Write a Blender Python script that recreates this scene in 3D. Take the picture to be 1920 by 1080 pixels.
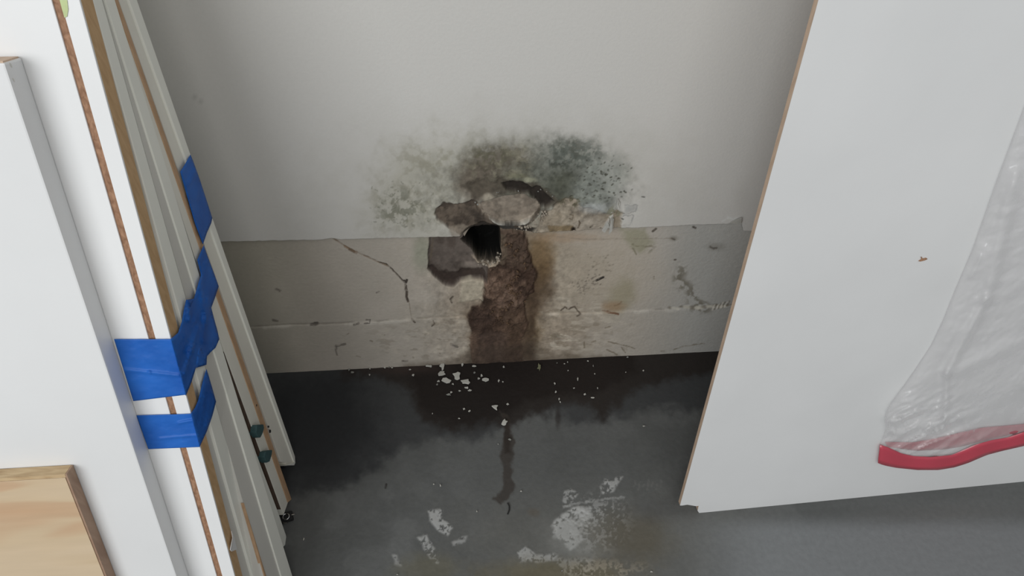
import bpy, bmesh, math, random
import numpy as np
from mathutils import Vector

# ------------------------------------------------------------------ camera, world, light, exposure
for o in list(bpy.data.objects):
    bpy.data.objects.remove(o, do_unlink=True)
sc = bpy.context.scene
COL = sc.collection
F = 1300.0                                    # focal length for a 1920 px wide frame
R = np.array([[0.99634102, 0.04074364, -0.07513012],
              [-0.07959425, 0.76256345, -0.64199823],
              [0.03113414, 0.6456291, 0.76301621]])
CAM = np.array([0.0, -0.74425569, 1.1])
cd = bpy.data.cameras.new('camera'); cam = bpy.data.objects.new('camera', cd); COL.objects.link(cam)
cd.sensor_width = 36.0; cd.lens = 36.0 * F / 1920.0; cd.clip_start = 0.02
from mathutils import Matrix
M4 = Matrix([list(R[0]) + [CAM[0]], list(R[1]) + [CAM[1]], list(R[2]) + [CAM[2]], [0, 0, 0, 1]])
cam.matrix_world = M4
sc.camera = cam

w = bpy.data.worlds.new('room_ambient'); sc.world = w; w.use_nodes = True
w.node_tree.nodes['Background'].inputs[0].default_value = (0.93, 0.97, 1.0, 1)
w.node_tree.nodes['Background'].inputs[1].default_value = 0.33

def area(name, loc, target, size, sy, power, col):
    l = bpy.data.lights.new(name, 'AREA'); l.shape = 'RECTANGLE'; l.size = size; l.size_y = sy
    l.energy = power; l.color = col
    o = bpy.data.objects.new(name, l); COL.objects.link(o); o.location = loc
    o.rotation_euler = (Vector(target) - Vector(loc)).to_track_quat('-Z', 'Y').to_euler()
    return o
area('window_daylight', (-1.8, -3.0, 2.4), (0.0, 0, 0.4), 2.4, 1.9, 80, (0.96, 0.985, 1.0))
area('fill_light', (0.35, -1.9, 2.4), (0.0, -0.1, 0.4), 1.2, 1.2, 13, (1.0, 0.97, 0.93))  # added fill lamp, brightens the side edges of the boards

sc.view_settings.view_transform = 'Standard'
sc.view_settings.look = 'None'
sc.view_settings.gamma = 1.0
sc.view_settings.use_curve_mapping = False
sc.view_settings.exposure = 0.0

# ------------------------------------------------------------------ survey helpers
def ray(px, py): return R @ np.array([px - 960.0, 540.0 - py, -F])
def on_axis(px, py, ax, val):                 # point of a world plane seen at a place of the photograph
    d = ray(px, py); return CAM + d * ((val - CAM[ax]) / d[ax])
def on_plane(px, py, p0, n):
    d = ray(px, py); return CAM + d * (np.dot(np.asarray(p0) - CAM, n) / np.dot(d, n))
def floor_at(px, py, z=0.0): return on_axis(px, py, 2, z)
def wall_at(px, py, y=0.0): return on_axis(px, py, 1, y)
def survey(P):                                # where a world point lies on the photograph
    c = (P - CAM) @ R
    return 960 - F * c[:, 0] / c[:, 2], 540 + F * c[:, 1] / c[:, 2]

def lin(c):
    c = np.asarray(c, float) / 255.0
    return np.where(c <= 0.04045, c / 12.92, ((c + 0.055) / 1.055) ** 2.4)

# ---- numpy noise
def _h(ix, iy, s):
    n = (ix.astype(np.int64) * 374761393 + iy.astype(np.int64) * 668265263 + s * 982451653) & 0xFFFFFFFF
    n = ((n ^ (n >> 13)) * 1274126177) & 0xFFFFFFFF
    n = n ^ (n >> 16)
    return (n & 0xFFFFFF) / float(0xFFFFFF)
def vn(x, y, s=0):
    ix = np.floor(x); iy = np.floor(y); fx = x - ix; fy = y - iy
    fx = fx * fx * (3 - 2 * fx); fy = fy * fy * (3 - 2 * fy)
    a = _h(ix, iy, s); b = _h(ix + 1, iy, s); c = _h(ix, iy + 1, s); d = _h(ix + 1, iy + 1, s)
    return (a * (1 - fx) + b * fx) * (1 - fy) + (c * (1 - fx) + d * fx) * fy
def fbm(x, y, sc_, s=0, oc=4):
    t = 0; a = 0.5; n = 0
    for k in range(oc):
        t = t + a * vn(x / sc_ * 2 ** k + 17.3 * k, y / sc_ * 2 ** k - 9.1 * k, s + k); n += a; a *= 0.55
    return t / n
def ss(a, b, x):
    t = np.clip((x - a) / (b - a), 0, 1); return t * t * (3 - 2 * t)
def sd_poly(x, y, P):                         # signed distance, negative inside
    P = np.asarray(P, float); n = len(P)
    d = np.full(x.shape, 1e18); ins = np.zeros(x.shape, bool)
    for i in range(n):
        ax, ay = P[i]; bx, by = P[(i + 1) % n]
        ex, ey = bx - ax, by - ay
        t = np.clip(((x - ax) * ex + (y - ay) * ey) / (ex * ex + ey * ey + 1e-9), 0, 1)
        d = np.minimum(d, (x - ax - t * ex) ** 2 + (y - ay - t * ey) ** 2)
        c = ((ay > y) != (by > y)) & (x < (bx - ax) * (y - ay) / (by - ay + 1e-12) + ax)
        ins ^= c
    d = np.sqrt(d); return np.where(ins, -d, d)
def sd_line(x, y, P):
    d = np.full(x.shape, 1e18)
    for i in range(len(P) - 1):
        ax, ay = P[i]; bx, by = P[i + 1]; ex, ey = bx - ax, by - ay
        t = np.clip(((x - ax) * ex + (y - ay) * ey) / (ex * ex + ey * ey + 1e-9), 0, 1)
        d = np.minimum(d, (x - ax - t * ex) ** 2 + (y - ay - t * ey) ** 2)
    return np.sqrt(d)

class Paint:
    """stains, some painted shade and relief of one surface, stored on its vertices"""
    def __init__(s, P, base):
        s.x, s.y = survey(P); s.c = np.tile(lin(base), (len(P), 1)); s.h = np.zeros(len(P))
        s.n1 = fbm(s.x, s.y, 14, 3, 5) - 0.5; s.n2 = fbm(s.x, s.y, 45, 11, 5) - 0.5
        s.n3 = fbm(s.x, s.y, 5, 23, 3) - 0.5
    def mask(s, poly, soft=3, rough=6, big=0):
        d = sd_poly(s.x, s.y, poly) + s.n1 * 2 * rough + s.n2 * 2 * big
        return 1 - ss(-soft, soft, d)
    def blob(s, cx, cy, rx, ry, soft=0.5, rough=0.5, a=0):
        ca, sa = math.cos(math.radians(a)), math.sin(math.radians(a))
        dx, dy = s.x - cx, s.y - cy
        u = (dx * ca + dy * sa) / rx; v = (-dx * sa + dy * ca) / ry
        d = np.sqrt(u * u + v * v) + (s.n2 * 0.9 + s.n1 * 0.6) * rough
        return 1 - ss(1 - soft, 1 + soft, d)
    def col(s, m, c, a=1.0):
        k = np.clip(m * a, 0, 1)[:, None]; s.c = s.c * (1 - k) + lin(c) * k
    def line(s, pts, wd, c, a=1.0, wob=1.5, dep=0):
        d = sd_line(s.x + s.n1 * 2 * wob, s.y + s.n3 * 2 * wob, pts)
        m = (1 - ss(wd * 0.5 - .3, wd * 0.5 + 1.3, d)) * (.45 + .55 * ss(.32, .5, s.n1 + .5 + s.n3 * .5)); s.col(m, c, a); s.h -= m * dep
        return m

# ------------------------------------------------------------------ object helpers
def link(name, me, m=None, parent=None, kind=None, label=None, cat=None, group=None):
    o = bpy.data.objects.new(name, me); COL.objects.link(o)
    if m is not None:
        for mm in (m if isinstance(m, (list, tuple)) else [m]): me.materials.append(mm)
    if parent is not None: o.parent = parent
    for k, v in (('kind', kind), ('label', label), ('category', cat), ('group', group)):
        if v: o[k] = v
    return o
def prisms_me(name, polys, off):
    V = []; Fs = []
    for poly in polys:
        k = len(V); n = len(poly); V += [np.asarray(p) for p in poly] + [np.asarray(p) + np.asarray(off) for p in poly]
        Fs += [tuple(range(k, k + n)), tuple(range(k + 2 * n - 1, k + n - 1, -1))] + [(k + i, k + i + n, k + (i + 1) % n + n, k + (i + 1) % n) for i in range(n)]
    me = pyd(name, V, Fs); bm = bmesh.new(); bm.from_mesh(me); bmesh.ops.recalc_face_normals(bm, faces=bm.faces); bm.to_mesh(me); bm.free(); return me
def thing(name, label, cat, loc, group=None):
    o = bpy.data.objects.new(name, None); COL.objects.link(o); o.location = tuple(loc); o.empty_display_size = 0.05
    o['label'] = label; o['category'] = cat
    if group: o['group'] = group
    return o
def rel(o, parent):                           # keep a part built in world coordinates where it is
    o.parent = parent; o.matrix_parent_inverse = Matrix.Translation(-Vector(parent.location))
    return o
def pyd(name, V, Fs, smooth=False):
    me = bpy.data.meshes.new(name); me.from_pydata([tuple(map(float, v)) for v in V], [], Fs); me.update()
    if smooth:
        for p in me.polygons: p.use_smooth = True
    return me
def prism_me(name, poly, off, bev=0.0):       # polygon (world points) swept by a vector
    n = len(poly); off = np.asarray(off)
    V = [np.asarray(p) for p in poly] + [np.asarray(p) + off for p in poly]
    Fs = [tuple(range(n)), tuple(range(2 * n - 1, n - 1, -1))] + [(i, i + n, (i + 1) % n + n, (i + 1) % n) for i in range(n)]
    me = pyd(name, V, Fs)
    bm = bmesh.new(); bm.from_mesh(me); bmesh.ops.recalc_face_normals(bm, faces=bm.faces)
    if bev:
        bmesh.ops.bevel(bm, geom=list(bm.edges), offset=bev, segments=2, affect='EDGES', profile=0.6, clamp_overlap=True)
    bm.to_mesh(me); bm.free(); return me
def grid(name, xs, zs, fn, base, paint, kal, disp, m, smooth=True, **kw):
    """fn(u,v)->world points; paint(Paint) colours it; disp = direction of relief"""
    U, W = np.meshgrid(xs, zs); P = fn(U.ravel(), W.ravel())
    p = Paint(P, base); paint(p)
    P = P + p.h[:, None] * np.asarray(disp)
    nx, nz = len(xs), len(zs)
    i = np.arange(nx * nz).reshape(nz, nx)
    q = np.stack([i[:-1, :-1], i[:-1, 1:], i[1:, 1:], i[1:, :-1]], -1).reshape(-1, 4)
    me = bpy.data.meshes.new(name)
    me.vertices.add(len(P)); me.vertices.foreach_set('co', P.astype(np.float32).ravel())
    me.loops.add(q.size); me.loops.foreach_set('vertex_index', q.ravel().astype(np.int32))
    me.polygons.add(len(q)); me.polygons.foreach_set('loop_start', np.arange(0, q.size, 4, dtype=np.int32))
    me.update(calc_edges=True)
    if smooth: me.polygons.foreach_set('use_smooth', np.ones(len(q), bool))
    at = me.color_attributes.new('stain', 'FLOAT_COLOR', 'POINT')
    c = np.ones((len(P), 4), np.float32); c[:, :3] = np.clip(p.c * kal, 0, 0.95); at.data.foreach_set('color', c.ravel())
    return link(name, me, m, **kw), p

# ------------------------------------------------------------------ materials
def mat(name): 
    m = bpy.data.materials.new(name); m.use_nodes = True
    return m, m.node_tree, m.node_tree.nodes['Principled BSDF']
def stained(name, rough, bscale, bstr, rvar=0.1, fine=0.12):
    m, nt, b = mat(name); N = nt.nodes.new; L = nt.links.new
    at = N('ShaderNodeAttribute'); at.attribute_name = 'stain'
    g = N('ShaderNodeNewGeometry')
    nz = N('ShaderNodeTexNoise'); nz.inputs['Scale'].default_value = bscale; nz.inputs['Detail'].default_value = 6
    L(g.outputs['Position'], nz.inputs['Vector'])
    mr = N('ShaderNodeMapRange'); mr.inputs['To Min'].default_value = 1 - fine; mr.inputs['To Max'].default_value = 1 + fine
    L(nz.outputs['Fac'], mr.inputs['Value'])
    vm = N('ShaderNodeVectorMath'); vm.operation = 'SCALE'
    L(at.outputs['Color'], vm.inputs[0]); L(mr.outputs['Result'], vm.inputs['Scale']); L(vm.outputs['Vector'], b.inputs['Base Color'])
    bu = N('ShaderNodeBump'); bu.inputs['Strength'].default_value = bstr; bu.inputs['Distance'].default_value = 0.002
    L(nz.outputs['Fac'], bu.inputs['Height']); L(bu.outputs['Normal'], b.inputs['Normal'])
    b.inputs['Roughness'].default_value = rough; b.inputs['Specular IOR Level'].default_value = 0.25
    return m
def painted(name, c, rough=0.45, var=0.03, scale=6, bump=0.05, spec=0.35):
    m, nt, b = mat(name); N = nt.nodes.new; L = nt.links.new
    g = N('ShaderNodeNewGeometry')
    nz = N('ShaderNodeTexNoise'); nz.inputs['Scale'].default_value = scale; nz.inputs['Detail'].default_value = 5
    L(g.outputs['Position'], nz.inputs['Vector'])
    r = N('ShaderNodeValToRGB'); c = np.asarray(c)
    r.color_ramp.elements[0].position = 0.3; r.color_ramp.elements[1].position = 0.7
    r.color_ramp.elements[0].color = (*(c * (1 - var)), 1); r.color_ramp.elements[1].color = (*np.clip(c * (1 + var), 0, .95), 1)
    L(nz.outputs['Fac'], r.inputs['Fac']); L(r.outputs['Color'], b.inputs['Base Color'])
    n2 = N('ShaderNodeTexNoise'); n2.inputs['Scale'].default_value = 350; L(g.outputs['Position'], n2.inputs['Vector'])
    bu = N('ShaderNodeBump'); bu.inputs['Strength'].default_value = bump; bu.inputs['Distance'].default_value = 0.001
    L(n2.outputs['Fac'], bu.inputs['Height']); L(bu.outputs['Normal'], b.inputs['Normal'])
    b.inputs['Roughness'].default_value = rough; b.inputs['Specular IOR Level'].default_value = spec
    return m
def grainy(name, c1, c2, stretch, scale=1.0, rough=0.6, bands=False):
    m, nt, b = mat(name); N = nt.nodes.new; L = nt.links.new
    g = N('ShaderNodeNewGeometry'); mp = N('ShaderNodeMapping'); mp.inputs['Scale'].default_value = stretch
    L(g.outputs['Position'], mp.inputs['Vector'])
    nz = N('ShaderNodeTexNoise'); nz.inputs['Scale'].default_value = scale; nz.inputs['Detail'].default_value = 7; nz.inputs['Distortion'].default_value = 0.6
    L(mp.outputs['Vector'], nz.inputs['Vector'])
    r = N('ShaderNodeValToRGB'); e = r.color_ramp.elements
    e[0].position = 0.32; e[0].color = (*c1, 1); e[1].position = 0.68; e[1].color = (*c2, 1)
    L(nz.outputs['Fac'], r.inputs['Fac']); L(r.outputs['Color'], b.inputs['Base Color'])
    bu = N('ShaderNodeBump'); bu.inputs['Strength'].default_value = 0.15; bu.inputs['Distance'].default_value = 0.001
    L(nz.outputs['Fac'], bu.inputs['Height']); L(bu.outputs['Normal'], b.inputs['Normal'])
    b.inputs['Roughness'].default_value = rough; b.inputs['Specular IOR Level'].default_value = 0.2
    return m

M_dry = stained('painted_drywall', 0.75, 260, 0.12, fine=0.03)
M_strip = stained('old_plaster_base', 0.85, 180, 0.35, fine=0.08)
M_floor = stained('stained_concrete', 0.62, 120, 0.3, fine=0.14)
M_white = painted('white_board_paint', (0.755, 0.755, 0.75), 0.4)
M_jamb = painted('bright_primer_paint', (0.80, 0.80, 0.795), 0.42)
M_ivory = painted('ivory_primer_paint', (0.86, 0.86, 0.79), 0.5, 0.04)
M_grey = painted('grey_primer_paint', (0.64, 0.625, 0.58), 0.55, 0.05)
M_casing = painted('casing_primer_paint', (0.80, 0.78, 0.70), 0.55, 0.06)
M_panel = painted('panel_melamine', (0.70, 0.70, 0.695), 0.35)
M_mdf = grainy('raw_fibreboard', (0.50, 0.32, 0.165), (0.60, 0.40, 0.22), (6, 6, 1.5), 30)
M_mdf2 = grainy('rough_sawn_brown_edge', (0.22, 0.115, 0.065), (0.40, 0.23, 0.14), (8, 8, 3), 40)
M_mdf_dim = grainy('pinkish_raw_edge', (0.46, 0.29, 0.17), (0.56, 0.37, 0.23), (6, 6, 1.5), 25)
M_edge = grainy('panel_raw_edge', (0.50, 0.36, 0.26), (0.62, 0.46, 0.34), (5, 5, 1), 30)
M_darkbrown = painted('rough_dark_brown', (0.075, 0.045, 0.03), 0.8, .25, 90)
M_rubber = painted('black_rubber', (0.02, 0.02, 0.02), 0.6)
M_teal = painted('teal_pad', (0.045, 0.095, 0.10), 0.7, 0.15, 200)
M_flake = painted('gypsum_white', (0.46, 0.45, 0.41), 0.9, 0.1, 120)
M_flake2 = painted('gypsum_grey', (0.24, 0.24, 0.22), 0.9, 0.15, 120)
M_olive = painted('olive_crumb', (0.17, 0.17, 0.10), 0.9, 0.15, 120)
M_crumb = painted('beige_crumb', (0.30, 0.26, 0.21), 0.9, 0.2, 150)
M_brownc = painted('brown_crumb', (0.10, 0.06, 0.035), 0.9, 0.3, 150)
m, nt, b = mat('chrome'); b.inputs['Metallic'].default_value = 1; b.inputs['Base Color'].default_value = (.8, .8, .8, 1); b.inputs['Roughness'].default_value = 0.18; M_chrome = m

# blue painter's tape: crepe ridges
m, nt, b = mat('blue_crepe_tape'); N = nt.nodes.new; L = nt.links.new
g = N('ShaderNodeNewGeometry'); nz = N('ShaderNodeTexNoise'); nz.inputs['Scale'].default_value = 25; nz.inputs['Detail'].default_value = 5
L(g.outputs['Position'], nz.inputs['Vector']); r = N('ShaderNodeValToRGB'); e = r.color_ramp.elements
e[0].position = .3; e[0].color = (0.009, 0.09, 0.39, 1); e[1].position = .7; e[1].color = (0.018, 0.14, 0.53, 1)
L(nz.outputs['Fac'], r.inputs['Fac']); L(r.outputs['Color'], b.inputs['Base Color'])
n2 = N('ShaderNodeTexNoise'); n2.inputs['Scale'].default_value = 260; L(g.outputs['Position'], n2.inputs['Vector'])
bu = N('ShaderNodeBump'); bu.inputs['Strength'].default_value = .25; bu.inputs['Distance'].default_value = .001
L(n2.outputs['Fac'], bu.inputs['Height']); L(bu.outputs['Normal'], b.inputs['Normal'])
b.inputs['Roughness'].default_value = .5; b.inputs['Specular IOR Level'].default_value = .3; M_tape = m

def film(name, c, trans, rough=0.12):
    m, nt, b = mat(name); N = nt.nodes.new; L = nt.links.new
    b.inputs['Base Color'].default_value = (*c, 1); b.inputs['Roughness'].default_value = rough; b.inputs['Specular IOR Level'].default_value = 1.0
    t = N('ShaderNodeBsdfTransparent'); mx = N('ShaderNodeMixShader'); mx.inputs[0].default_value = trans
    out = nt.nodes['Material Output']; L(b.outputs[0], mx.inputs[1]); L(t.outputs[0], mx.inputs[2]); L(mx.outputs[0], out.inputs['Surface'])
    return m
M_film = film('clear_poly_film', (0.82, 0.82, 0.81), 0.66, 0.07)
M_film2 = film('pinkish_poly_film', (0.86, 0.82, 0.84), 0.72, 0.12)
M_red = film('red_zip_plastic', (0.64, 0.07, 0.11), 0.22, 0.3)
M_redf = film('red_zip_behind_film', (0.60, 0.10, 0.14), 0.4, 0.3)

# light pine face with wide cathedral bands
m, nt, b = mat('light_pine_face'); N = nt.nodes.new; L = nt.links.new
g = N('ShaderNodeNewGeometry'); mp = N('ShaderNodeMapping'); mp.inputs['Scale'].default_value = (2.2, 16, 16); mp.inputs['Rotation'].default_value = (0, math.radians(10), 0)
L(g.outputs['Position'], mp.inputs['Vector'])
nz = N('ShaderNodeTexNoise'); nz.inputs['Scale'].default_value = 0.9; nz.inputs['Detail'].default_value = 3; nz.inputs['Distortion'].default_value = .8
L(mp.outputs['Vector'], nz.inputs['Vector']); r = N('ShaderNodeValToRGB'); e = r.color_ramp.elements
e[0].position = .35; e[0].color = (0.56, 0.36, 0.215, 1); e[1].position = .62; e[1].color = (0.64, 0.50, 0.34, 1)
x = e.new(.48); x.color = (0.58, 0.40, 0.25, 1); x = e.new(.52); x.color = (0.62, 0.475, 0.31, 1)
n3 = N('ShaderNodeTexNoise'); n3.inputs['Scale'].default_value = 9; n3.inputs['Detail'].default_value = 6; L(mp.outputs['Vector'], n3.inputs['Vector'])
mr = N('ShaderNodeMapRange'); mr.inputs['To Min'].default_value = .93; mr.inputs['To Max'].default_value = 1.06; L(n3.outputs['Fac'], mr.inputs['Value'])
vm = N('ShaderNodeVectorMath'); vm.operation = 'SCALE'; L(nz.outputs['Fac'], r.inputs['Fac']); L(r.outputs['Color'], vm.inputs[0]); L(mr.outputs['Result'], vm.inputs['Scale'])
L(vm.outputs['Vector'], b.inputs['Base Color']); b.inputs['Roughness'].default_value = .45; M_pine = m
M_pine_edge = grainy('pine_edge_band', (0.30, 0.19, 0.13), (0.40, 0.27, 0.19), (5, 5, 1), 20, 0.5)
M_pine_top = grainy('pine_top_edge', (0.42, 0.28, 0.15), (0.66, 0.50, 0.30), (1, 5, 5), 30, 0.5)

# ------------------------------------------------------------------ setting: wall, base strip, floor
DRY = -0.011                                   # front of the drywall; the old base lies behind it at y = 0
edge_px = [(200, 456), (418, 453), (520, 451), (600, 449.5), (622, 446.5), (640, 449), (700, 447), (800, 445), (866, 443), (874, 438), (885, 431),
           (905, 427), (930, 428), (948, 432), (962, 431), (980, 435), (1010, 437), (1076, 433), (1080, 434.5), (1110, 431), (1150, 428), (1220, 426), (1300, 421.5),
           (1388, 419), (1392, 420), (1393.5, 433), (1410, 433.5), (1700, 423)]
ep = np.array([wall_at(a, b, DRY) for a, b in edge_px])
def lines(spec):
    out = []
    for a, b, st in spec: out.append(np.arange(a, b, st))
    out.append([spec[-1][1]]); return np.concatenate(out)
# column positions: dense around the stain
xl, xr = wall_at(690, 400)[0], wall_at(1225, 400)[0]
xs = np.sort(np.concatenate([lines([(-1.3, -0.42, 0.05), (-0.42, xl, 0.005), (xl, xr, 0.00085), (xr, 0.5, 0.003), (0.5, 1.8, 0.06)]), ep[1:-1, 0]]))
xs = xs[np.concatenate([[True], np.diff(xs) > 5e-5])]
zt = lines([(0, 0.02, 0.00085), (0.02, 0.21, 0.00095), (0.21, 0.45, 0.006), (0.45, 2.1, 0.06)])
def dryfn(u, v):
    ze = np.interp(u, ep[:, 0], ep[:, 2]); ze = ze + (vn(u * 350, u * 0, 5) - .5) * 0.0012
    lo = v < 0
    z = np.where(lo, ze, ze + v)
    y = np.where(lo, DRY + (-v) * 1.0, DRY)      # negative v: the broken lower edge turning back to the old base
    return np.stack([u, y, z], 1)
zt = np.concatenate([[-0.0109, -0.007, -0.003], zt])
CR = [(893, 388), (905, 379), (925, 374), (950, 367), (985, 367), (1003, 376), (1013, 390), (1010, 402), (995, 414), (972, 424), (950, 424), (930, 418), (908, 410), (898, 398)]
def paint_dry(p):
    x, y = p.x, p.y; n1, n2, n3 = p.n1, p.n2, p.n3
    # faint grime over the lower sheet
    p.col(p.blob(960, 380, 330, 150, .6, .5), (146, 143, 135), .5)
    p.col(p.mask([(972, 432), (990, 418), (1010, 402), (1036, 392), (1034, 440), (975, 440)], 3, 4), (108, 98, 85), .9)
    # pale olive bloom on the left
    sp = ss(.45, .7, fbm(x, y, 11, 77, 4))
    ol = p.blob(800, 355, 105, 85, .6, .7, -30)
    p.col(ol, (138, 135, 122), .6); p.col(ol * sp, (114, 110, 96), .42)
    p.col(p.blob(755, 390, 38, 34, .7, .8) * ss(.48, .62, fbm(x, y, 9, 31, 4)), (98, 98, 86), .75)
    p.col(p.blob(830, 300, 50, 25, .7, .8) * sp, (125, 122, 108), .5)
    # brown and green mould fans
    p.col(p.blob(985, 345, 165, 82, .45, .55), (118, 116, 106), .8)
    p.col(p.blob(930, 325, 72, 46, .45, .6, -8), (84, 79, 69), .92)
    p.col(p.blob(905, 345, 48, 45, .5, .5), (84, 76, 67), .8)
    p.col(p.blob(1020, 350, 90, 45, .45, .5, 5), (84, 84, 74), .9)
    p.col(p.blob(960, 322, 95, 46, .5, .7) * ss(.45, .6, fbm(x, y, 9, 45, 4)), (66, 61, 52), .55); p.col(p.blob(930, 305, 60, 34, .6, .8) * ss(.5, .62, fbm(x, y, 12, 47, 4)), (112, 108, 92), .5)
    gr = p.blob(1066, 318, 62, 50, .5, .75, 35)
    p.col(gr, (100, 102, 95), .9); p.col(gr * ss(.45, .6, fbm(x, y, 8, 41, 4)), (60, 62, 55), .7)
    p.col(p.blob(1080, 360, 60, 40, .5, .5, 20), (68, 69, 60), .9)
    p.col(p.blob(1125, 350, 45, 55, .5, .6, 20), (120, 123, 117), .7)
    tuft = p.blob(922, 295, 40, 18, .6, .9); p.col(tuft * ss(.4, .55, fbm(x, y, 6, 91, 3)), (78, 75, 62), .8)
    p.col(p.blob(1075, 290, 50, 22, .7, .9) * ss(.42, .58, fbm(x, y, 6, 93, 3)), (82, 86, 80), .75)
    # individual spores spreading right
    rg = random.Random(4)
    for k in range(150):
        a = rg.gauss(0, 1); cx = 1120 + rg.gauss(0, 34); cy = 345 + rg.gauss(0, 36)
        if cx > 1185 or cy < 285: continue
        L = rg.uniform(.6, 3.6); an = rg.uniform(-.9, .6)
        p.line([(cx, cy), (cx + L * math.cos(an), cy + L * math.sin(an))], rg.uniform(.8, 2.2), (62, 62, 54), rg.uniform(.45, .95), 1.2, .0003)
    for k in range(70):
        cx = 760 + rg.gauss(0, 30); cy = 385 + rg.gauss(0, 22)
        p.line([(cx, cy), (cx + rg.uniform(-5, 5), cy + rg.uniform(-4, 4))], rg.uniform(.6, 1.6), (96, 96, 84), rg.uniform(.3, .7), 1.5)
    # torn crust below right: beige gypsum with peeled white paper at its end
    be = p.mask([(1006, 436), (1015, 405), (1035, 390), (1056, 372), (1080, 374), (1090, 388), (1120, 396), (1146, 404), (1158, 392), (1168, 400), (1160, 432), (1100, 436)], 3, 5)
    p.col(be, (126, 117, 104)); p.col(be * ss(.45, .65, fbm(x, y, 18, 55)), (120, 110, 96), .8)
    p.h -= be * (0.0016 + 0.003 * (fbm(x, y, 9, 13) - .5))
    p.col(p.blob(1108, 425, 36, 16, .5, .5) , (136, 128, 117), .8)
    p.col(p.blob(1115, 392, 26, 10, .6, .7), (142, 144, 143), .6)
    ft = p.blob(1068, 380, 22, 10, .5, .8); p.col(ft * ss(.4, .6, fbm(x, y, 5, 71, 3)), (78, 74, 58), .85)
    p.col(p.blob(1152, 400, 16, 12, .5, .9) * ss(.4, .55, fbm(x, y, 5, 73, 3)), (104, 102, 84), .85)
    wf = p.mask([(1143, 408), (1149, 404), (1150, 432), (1139, 446), (1128, 432)], 2, 3); p.col(wf, (172, 170, 165), .8); p.h += wf * .0015
    p.line([(1143, 410), (1146, 425), (1140, 440)], 1.5, (92, 84, 72), .7, 1, .0005)
    for q in ([(1171, 386), (1180, 384), (1197, 383), (1193, 394), (1180, 400), (1170, 401)], [(1172, 404), (1188, 404), (1184, 415), (1178, 422), (1166, 422)]):
        p.line(q, 1.2, (112, 112, 110), .6, 4)
    p.col(p.mask([(1172, 387), (1196, 384), (1190, 395), (1172, 400)], 3, 3), (128, 128, 126), .6)
    # brown slit with dark end
    p.col(p.mask([(1028, 425), (1075, 424), (1077, 434), (1030, 436)], 2, 1.5), (98, 84, 62), .85); p.col(p.blob(1075, 431, 4.5, 5, .5, .3), (34, 27, 20))
    p.line([(1084, 428), (1088, 420), (1086, 416)], 2, (70, 60, 48), .9); p.line([(1068, 411), (1073, 413), (1075, 406), (1069, 404)], 1.2, (88, 78, 64), .8)
    p.line([(1107, 427), (1110, 423)], 2, (66, 58, 48), .9); p.line([(1126, 430), (1127, 430)], 2, (56, 50, 42), .9)
    # broken-away crater
    dk = p.mask([(870, 352), (900, 338), (945, 335), (975, 336), (1000, 345), (1022, 355), (1045, 372), (1052, 382), (1030, 396), (1014, 412), (1016, 392), (1005, 376), (985, 366), (955, 362), (915, 370), (890, 378)], 6, 9)
    p.col(dk, (66, 60, 52), .85); p.h -= dk * .0018
    dk2 = p.mask([(942, 346), (960, 341), (982, 344), (998, 354), (1012, 352), (1024, 366), (1040, 380), (1027, 390), (1014, 388), (1004, 374), (990, 364), (968, 360), (950, 357)], 2.5, 3.5)
    p.col(dk2, (34, 29, 25), .95); p.h -= dk2 * .005
    br = p.mask([(818, 392), (832, 381), (856, 384), (884, 376), (900, 384), (906, 404), (922, 414), (936, 428), (930, 440), (864, 441), (846, 430), (820, 414), (814, 402)], 2.5, 4)
    p.col(br, (80, 71, 62)); p.col(br * ss(.42, .6, fbm(x, y, 16, 61)), (54, 47, 41), .85); p.h -= br * (.0035 + .003 * (fbm(x, y, 12, 19) - .5))
    p.col(p.blob(893, 405, 22, 10, .6, .5, 30) * br, (48, 42, 37), .8)
    lb = p.mask([(842, 428), (866, 424), (890, 432), (900, 444), (846, 444)], 3, 3); p.col(lb, (112, 103, 92), .75)
    gy = p.mask(CR, 1.6, 1.6)
    p.col(gy, (118, 109, 98)); p.col(gy * ss(.45, .6, vn(x / 26 + y / 9, y / 14 - x / 50, 8)), (102, 93, 83), .6)
    p.h -= gy * (.0065 + .0025 * (y - 390) / 30)
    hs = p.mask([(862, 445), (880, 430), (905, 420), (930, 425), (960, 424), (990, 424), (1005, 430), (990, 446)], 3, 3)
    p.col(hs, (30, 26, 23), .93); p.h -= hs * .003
    p.line([(1012, 392), (1010, 402), (1000, 413), (984, 424), (966, 428)], 3, (52, 44, 36), .85, 2)
    p.col(p.blob(915, 374, 9, 9, .5, .6), (132, 125, 112), .9)
    p.col(p.blob(990, 338, 14, 5, .5, .7), (122, 121, 104), .8); p.col(p.blob(970, 330, 18, 5, .5, .9), (100, 98, 80), .6)
    near = p.blob(985, 370, 190, 90, .4, .3)[:, None]
    p.c *= 1 + near * ((fbm(x, y, 7, 201, 4) - .5) * .9 + (fbm(x, y, 22, 203, 4) - .5) * .7)[:, None]
    # frayed paper along the edge, little marks elsewhere
    p.line([(1355, 415), (1366, 407), (1372, 411), (1391, 409)], 2, (176, 176, 173), .8, 2)
    p.line([(1366, 420), (1380, 414), (1390, 408)], 1.3, (120, 119, 115), .7)
    p.line([(367, 183), (370, 187), (376, 188)], 1.4, (84, 82, 78), .8); p.line([(374, 189), (381, 187)], 1.6, (84, 82, 78), .8)
    p.line([(975, 144), (978, 145)], 1.3, (90, 88, 84), .9); p.line([(1262, 161), (1264, 160)], 1.3, (100, 98, 94), .9); p.line([(1391, 117), (1394, 117)], 1.3, (80, 76, 72), .9)
    p.line([(1204, 369), (1209, 370)], 1.6, (84, 84, 80), .9); p.line([(918, 276), (922, 275)], 1.6, (110, 106, 92), .8)
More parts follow.
